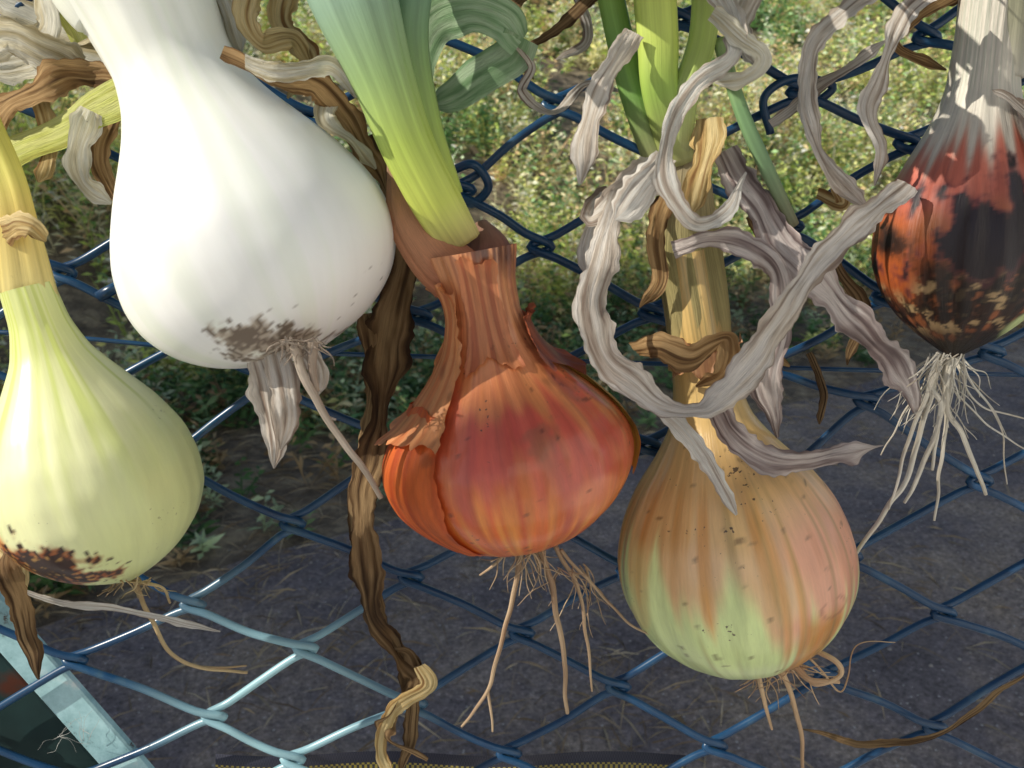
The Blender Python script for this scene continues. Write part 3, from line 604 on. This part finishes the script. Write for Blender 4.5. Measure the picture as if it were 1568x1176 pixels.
# ------------------------------------------------------------------ weeds
def leafmat(name,tr=0.35):
    m,nt,b,out=newmat(name); L=nt.links
    col=nd(nt,"ShaderNodeVertexColor",layer_name="Col"); L.new(col.outputs[0],b.inputs["Base Color"]); b.inputs["Roughness"].default_value=0.55
    t=nd(nt,"ShaderNodeBsdfTranslucent"); L.new(col.outputs[0],t.inputs[0]); ms=nd(nt,"ShaderNodeMixShader"); ms.inputs[0].default_value=tr
    L.new(b.outputs[0],ms.inputs[1]); L.new(t.outputs[0],ms.inputs[2]); L.new(ms.outputs[0],out.inputs[0]); return m
M_weed=leafmat("weed_leaf")
rw=random.Random(11)
V=[];Fc=[];CC=[]
def leafq(p,d,l,w,c):
    sd=d.cross(Vector((rw.uniform(-1,1),rw.uniform(-1,1),rw.uniform(-.2,1)))); 
    if sd.length<1e-4: return
    sd.normalize(); o=len(V); md=p+d*l*0.5; tipp=p+d*l+Vector((0,0,-l*0.15))
    V.extend([p,md+sd*w/2,tipp,md-sd*w/2]); Fc.append((o,o+1,o+2,o+3)); CC.extend([c]*4)
G=[lin((84,122,76)),lin((104,142,82)),lin((124,154,104)),lin((72,106,62)),lin((176,194,156))]
D=[lin((250,240,192)),lin((254,248,218)),lin((240,234,150)),lin((244,210,160)),lin((224,236,144)),lin((196,216,112))]  # straw tones, lightened so that far weeds look sunlit
B=[lin((170,144,104)),lin((136,112,80)),lin((196,172,130))]
cnt=0
while cnt<9500:
    u=rw.random(); y=1.0+ (u**1.25)*9.3; x=rw.uniform(-1,1)*(0.64*y+0.5)
    d=y-edge(x)
    if d<0.02: continue
    den=noise.noise(Vector((x*1.3,y*1.3,4)))*1.9
    far=min(1,max(0,(d-0.9)/0.8))
    if d<0.6 and rw.random()>0.30: continue
    if rw.random()>den+0.42+0.35*far: continue
    cnt+=1
    patch=noise.noise(Vector((x*.8,y*.8,9))); tall=1+max(0,patch)*2.4
    z=gh(x,y); h=rw.uniform(0.06,0.2)*(1+0.8*far*tall)*(0.55 if d<0.3 else 1)
    dry_sunlit=rw.random()<(0.8 if far>0.5 and patch>-0.25 else 0.05+0.3*far)
    colr=np.array(rw.choice(D if dry_sunlit else (G if rw.random()<.7 or far>.3 else B))); 
    if far>0.5 and not dry_sunlit: colr=colr*1.7  # far greens brightened: sunlight painted into the leaf colour
    sc=1.25+0.14*max(0,y-3.6)
    for s in range(rw.randint(2,3)):
        a=rw.uniform(0,6.28); ln=rw.uniform(0.1,0.8); tipd=Vector((math.cos(a)*ln,math.sin(a)*ln,1)).normalized()
        hh=h*rw.uniform(.6,1.3); nl=rw.randint(8,11); c0=colr*rw.uniform(0.65,1.35)
        p0=Vector((x,y,z))
        leafq(p0,tipd,hh,0.005*sc,tuple(c0*0.8))
        for k in range(nl):
            f=(k+1)/nl; p=p0+tipd*hh*f; aa=k*2.4+a; dd=Vector((math.cos(aa),math.sin(aa),rw.uniform(0.1,0.9))).normalized()
            leafq(p,dd,rw.uniform(.02,.055)*sc*(1.25-f*0.6),rw.uniform(.006,.015)*sc,tuple(c0*rw.uniform(.8,1.25)))
mesh_obj("weeds",V,Fc,M_weed,np.array(CC),smooth=False)
V=[];Fc=[];CC=[]
for i in range(15000):
    y=rw.uniform(0.6,4.0); x=rw.uniform(-1,1)*(0.62*y+0.4); d=y-edge(x)
    if d<-0.15 and rw.random()>0.34*(1+3*noise.noise(Vector((x*2,y*2,3)))): continue
    z=max(gh(x,y),0.004)+rw.uniform(0.002,0.012); a=rw.uniform(0,6.28); c=np.array(lin(rw.choice([(210,188,146),(176,152,114),(146,126,100),(226,210,174)])))*rw.uniform(.4,1)
    dv=Vector((math.cos(a),math.sin(a),rw.uniform(-.05,.12))); leafq(Vector((x,y,z)),dv,rw.uniform(.03,.14),rw.uniform(.0015,.004),tuple(c))
mesh_obj("dry_grass_litter",V,Fc,M_weed,np.array(CC),smooth=False)
V=[];Fc=[];CC=[]
for i in range(900):
    y=rw.uniform(0.6,3.6); x=rw.uniform(-1,1)*(0.7*y+0.6)
    if y-edge(x)>0.1: continue
    s=rw.uniform(.0015,.005); o=len(V); c=np.array(lin((180,176,170)))*rw.uniform(.4,1.2); z=0.004
    for k in range(5): a=k*1.257+rw.uniform(-.3,.3); V.append(Vector((x+math.cos(a)*s,y+math.sin(a)*s,z)))
    V.append(Vector((x,y,z+s*0.8)))
    for k in range(5): Fc.append((o+k,o+(k+1)%5,o+5))
    CC.extend([tuple(c)]*6)
mesh_obj("gravel",V,Fc,M_weed,np.array(CC),smooth=False)
# ------------------------------------------------------------------ sun direction
S=(rt*-0.78+up*0.44+fw*-0.36).normalized()
kk=S.y/S.x
# ------------------------------------------------------------------ unseen, added hedge on the left (throws the shade on the path)
V=[];Fc=[];CC=[]
HY0=0.30+kk*-4.4; HY1=3.55+kk*-4.4; HH=4.6
for i in range(22000):
    y=rw.uniform(HY0,HY1); z=rw.uniform(0,HH); x=-4.4+rw.choice([-1,1])*(0.35+0.12*noise.noise(Vector((y*2,z*2,1)))) if rw.random()<.8 else -4.4+rw.uniform(-.35,.35)
    dd=Vector((rw.uniform(-1,1),rw.uniform(-1,1),rw.uniform(-.4,1))).normalized()
    leafq(Vector((x,y,z)),dd,rw.uniform(.05,.11),rw.uniform(.03,.06),tuple(np.array(rw.choice(G[:4]))*rw.uniform(.5,.9)))
o=len(V)
for k in range(40):
    y=HY0+0.1+(HY1-HY0-0.2)*k/39; w=0.28+0.05*noise.noise(Vector((y*3,2,2)))
    for (sx,zz) in ((-w,0),(-w,HH-.15),(w,HH-.15),(w,0)): V.append(Vector((-4.4+sx,y,zz))); CC.append(G[3])
for k in range(39):
    for j in range(3): Fc.append((o+k*4+j,o+k*4+j+1,o+(k+1)*4+j+1,o+(k+1)*4+j))
Fc.append((o,o+1,o+2,o+3)); Fc.append(tuple(o+39*4+j for j in range(4)))
mesh_obj("shade_hedge",V,Fc,leafmat("shade_hedge_leaf",0.2),np.array(CC),smooth=False)
# ------------------------------------------------------------------ unseen house behind the camera, added to bounce sunlight onto the onions
def flatmat(name,col,ro=0.8,bs=0):
    m,nt,b,out=newmat(name); tc=nd(nt,"ShaderNodeTexCoord"); n1=nd(nt,"ShaderNodeTexNoise"); n1.inputs["Scale"].default_value=6; n1.inputs["Detail"].default_value=8; nt.links.new(tc.outputs["Object"],n1.inputs["Vector"])
    r=ramp(nt,[(0.3,tuple(c*.92 for c in col)),(0.7,col)]); nt.links.new(n1.outputs["Fac"],r.inputs[0]); nt.links.new(r.outputs[0],b.inputs["Base Color"]); b.inputs["Roughness"].default_value=ro; return m
hc=Vector((1.6,-1.9,0)); hn=Vector((-.80,.60,0)).normalized(); hx=Vector((hn.y,-hn.x,0)) 
house=empty("fill_house",hc)
def hbox(name,x0,x1,d0,d1,z0,z1,mat,par=house,c=hc,n_=hn,x_=hx):
    V=[]
    for z in (z0,z1):
        for (a,dd) in ((x0,d0),(x1,d0),(x1,d1),(x0,d1)): V.append(c+x_*a+n_*dd+Vector((0,0,z)))
    return mesh_obj(name,V,[(0,1,2,3),(4,5,6,7),(0,1,5,4),(1,2,6,5),(2,3,7,6),(3,0,4,7)],mat,parent=par,smooth=False)
Mw=flatmat("white_render",(0.82,0.83,0.82)); Mg=flatmat("window_glass",(0.05,0.07,0.09),0.1); Mf=flatmat("window_frame",(0.75,0.75,0.72),.4); Mr=flatmat("roof_tiles",(0.22,0.09,0.05)); Md=flatmat("door_wood",(0.16,0.08,0.04),.5)
hbox("walls",-3.6,2.4,-5,0,0,4.4,Mw)
for k,xx in enumerate((-2.6,1.6)):
    hbox("window_frame_%d"%k,xx-.5,xx+.5,0.003,0.05,1.2,2.3,Mf); hbox("window_pane_%d"%k,xx-.42,xx+.42,0.053,0.06,1.28,2.22,Mg)
hbox("door",-1.8,-.9,0.003,0.05,0.02,2.05,Md)
V=[hc+hx*a+hn*dd+Vector((0,0,z)) for (a,dd,z) in ((-3.9,.35,4.35),(2.7,.35,4.35),(2.7,-2.5,6.2),(-3.9,-2.5,6.2),(-3.9,-5.35,4.35),(2.7,-5.35,4.35))]
mesh_obj("roof",V,[(0,1,2,3),(3,2,5,4),(0,3,4),(1,5,2)],Mr,parent=house,smooth=False)
# ------------------------------------------------------------------ unseen brick chimney stack added at the left, its edge shades the right part of the row
UT=-0.068
m,nt,b,out=newmat("brick"); bt=nd(nt,"ShaderNodeTexBrick"); tc=nd(nt,"ShaderNodeTexCoord"); bt.inputs["Scale"].default_value=4; bt.inputs["Color1"].default_value=(.28,.10,.06,1); bt.inputs["Color2"].default_value=(.20,.07,.04,1); bt.inputs["Mortar"].default_value=(.4,.38,.34,1)
mp=nd(nt,"ShaderNodeMapping"); mp.inputs["Rotation"].default_value=(rad(90),0,0); nt.links.new(tc.outputs["Object"],mp.inputs[0]); nt.links.new(mp.outputs[0],bt.inputs["Vector"]); nt.links.new(bt.outputs[0],b.inputs["Base Color"]); b.inputs["Roughness"].default_value=.9
X0,X1=-1.8,-1.5; ye=UT+kk*X0
cc0=Vector((0,0,0)); chim=empty("shade_chimney",Vector((X0,ye-.2,0)))
I=Vector((1,0,0)); J=Vector((0,1,0))
hbox("stack",X0,X1,ye-.36,ye,0,3.4,m,chim,cc0,J,I)
hbox("cap",X0+.003,X1-.003,ye-.357,ye-.003,3.402,3.5,flatmat("concrete_cap",(.4,.39,.36)),chim,cc0,J,I)
V,Fc,_=tube([Vector((-1.65,ye-.18,3.5)),Vector((-1.65,ye-.18,3.8))],[.11,.09],16); mesh_obj("pot",V,Fc,Mr,parent=chim)
# ------------------------------------------------------------------ light
el=math.asin(S.z); az=math.atan2(S.x,S.y)
ld=bpy.data.lights.new("sun",'SUN'); ld.energy=5.0; ld.angle=rad(0.5); ld.color=(1,0.94,0.82)
lo=bpy.data.objects.new("sun",ld); scene.collection.objects.link(lo); lo.rotation_euler=S.to_track_quat('Z','Y').to_euler(); lo.location=(-3,0,4)
w=bpy.data.worlds.new("World"); scene.world=w; w.use_nodes=True; nt=w.node_tree
bg=nt.nodes["Background"]; sk=nt.nodes.new("ShaderNodeTexSky"); sk.sky_type='NISHITA'; sk.sun_disc=False; sk.sun_elevation=el; sk.sun_rotation=az
sk.dust_density=1.0
nt.links.new(sk.outputs[0],bg.inputs[0]); bg.inputs[1].default_value=0.10
scene.view_settings.view_transform='Standard'; scene.view_settings.look='None'; scene.view_settings.exposure=0
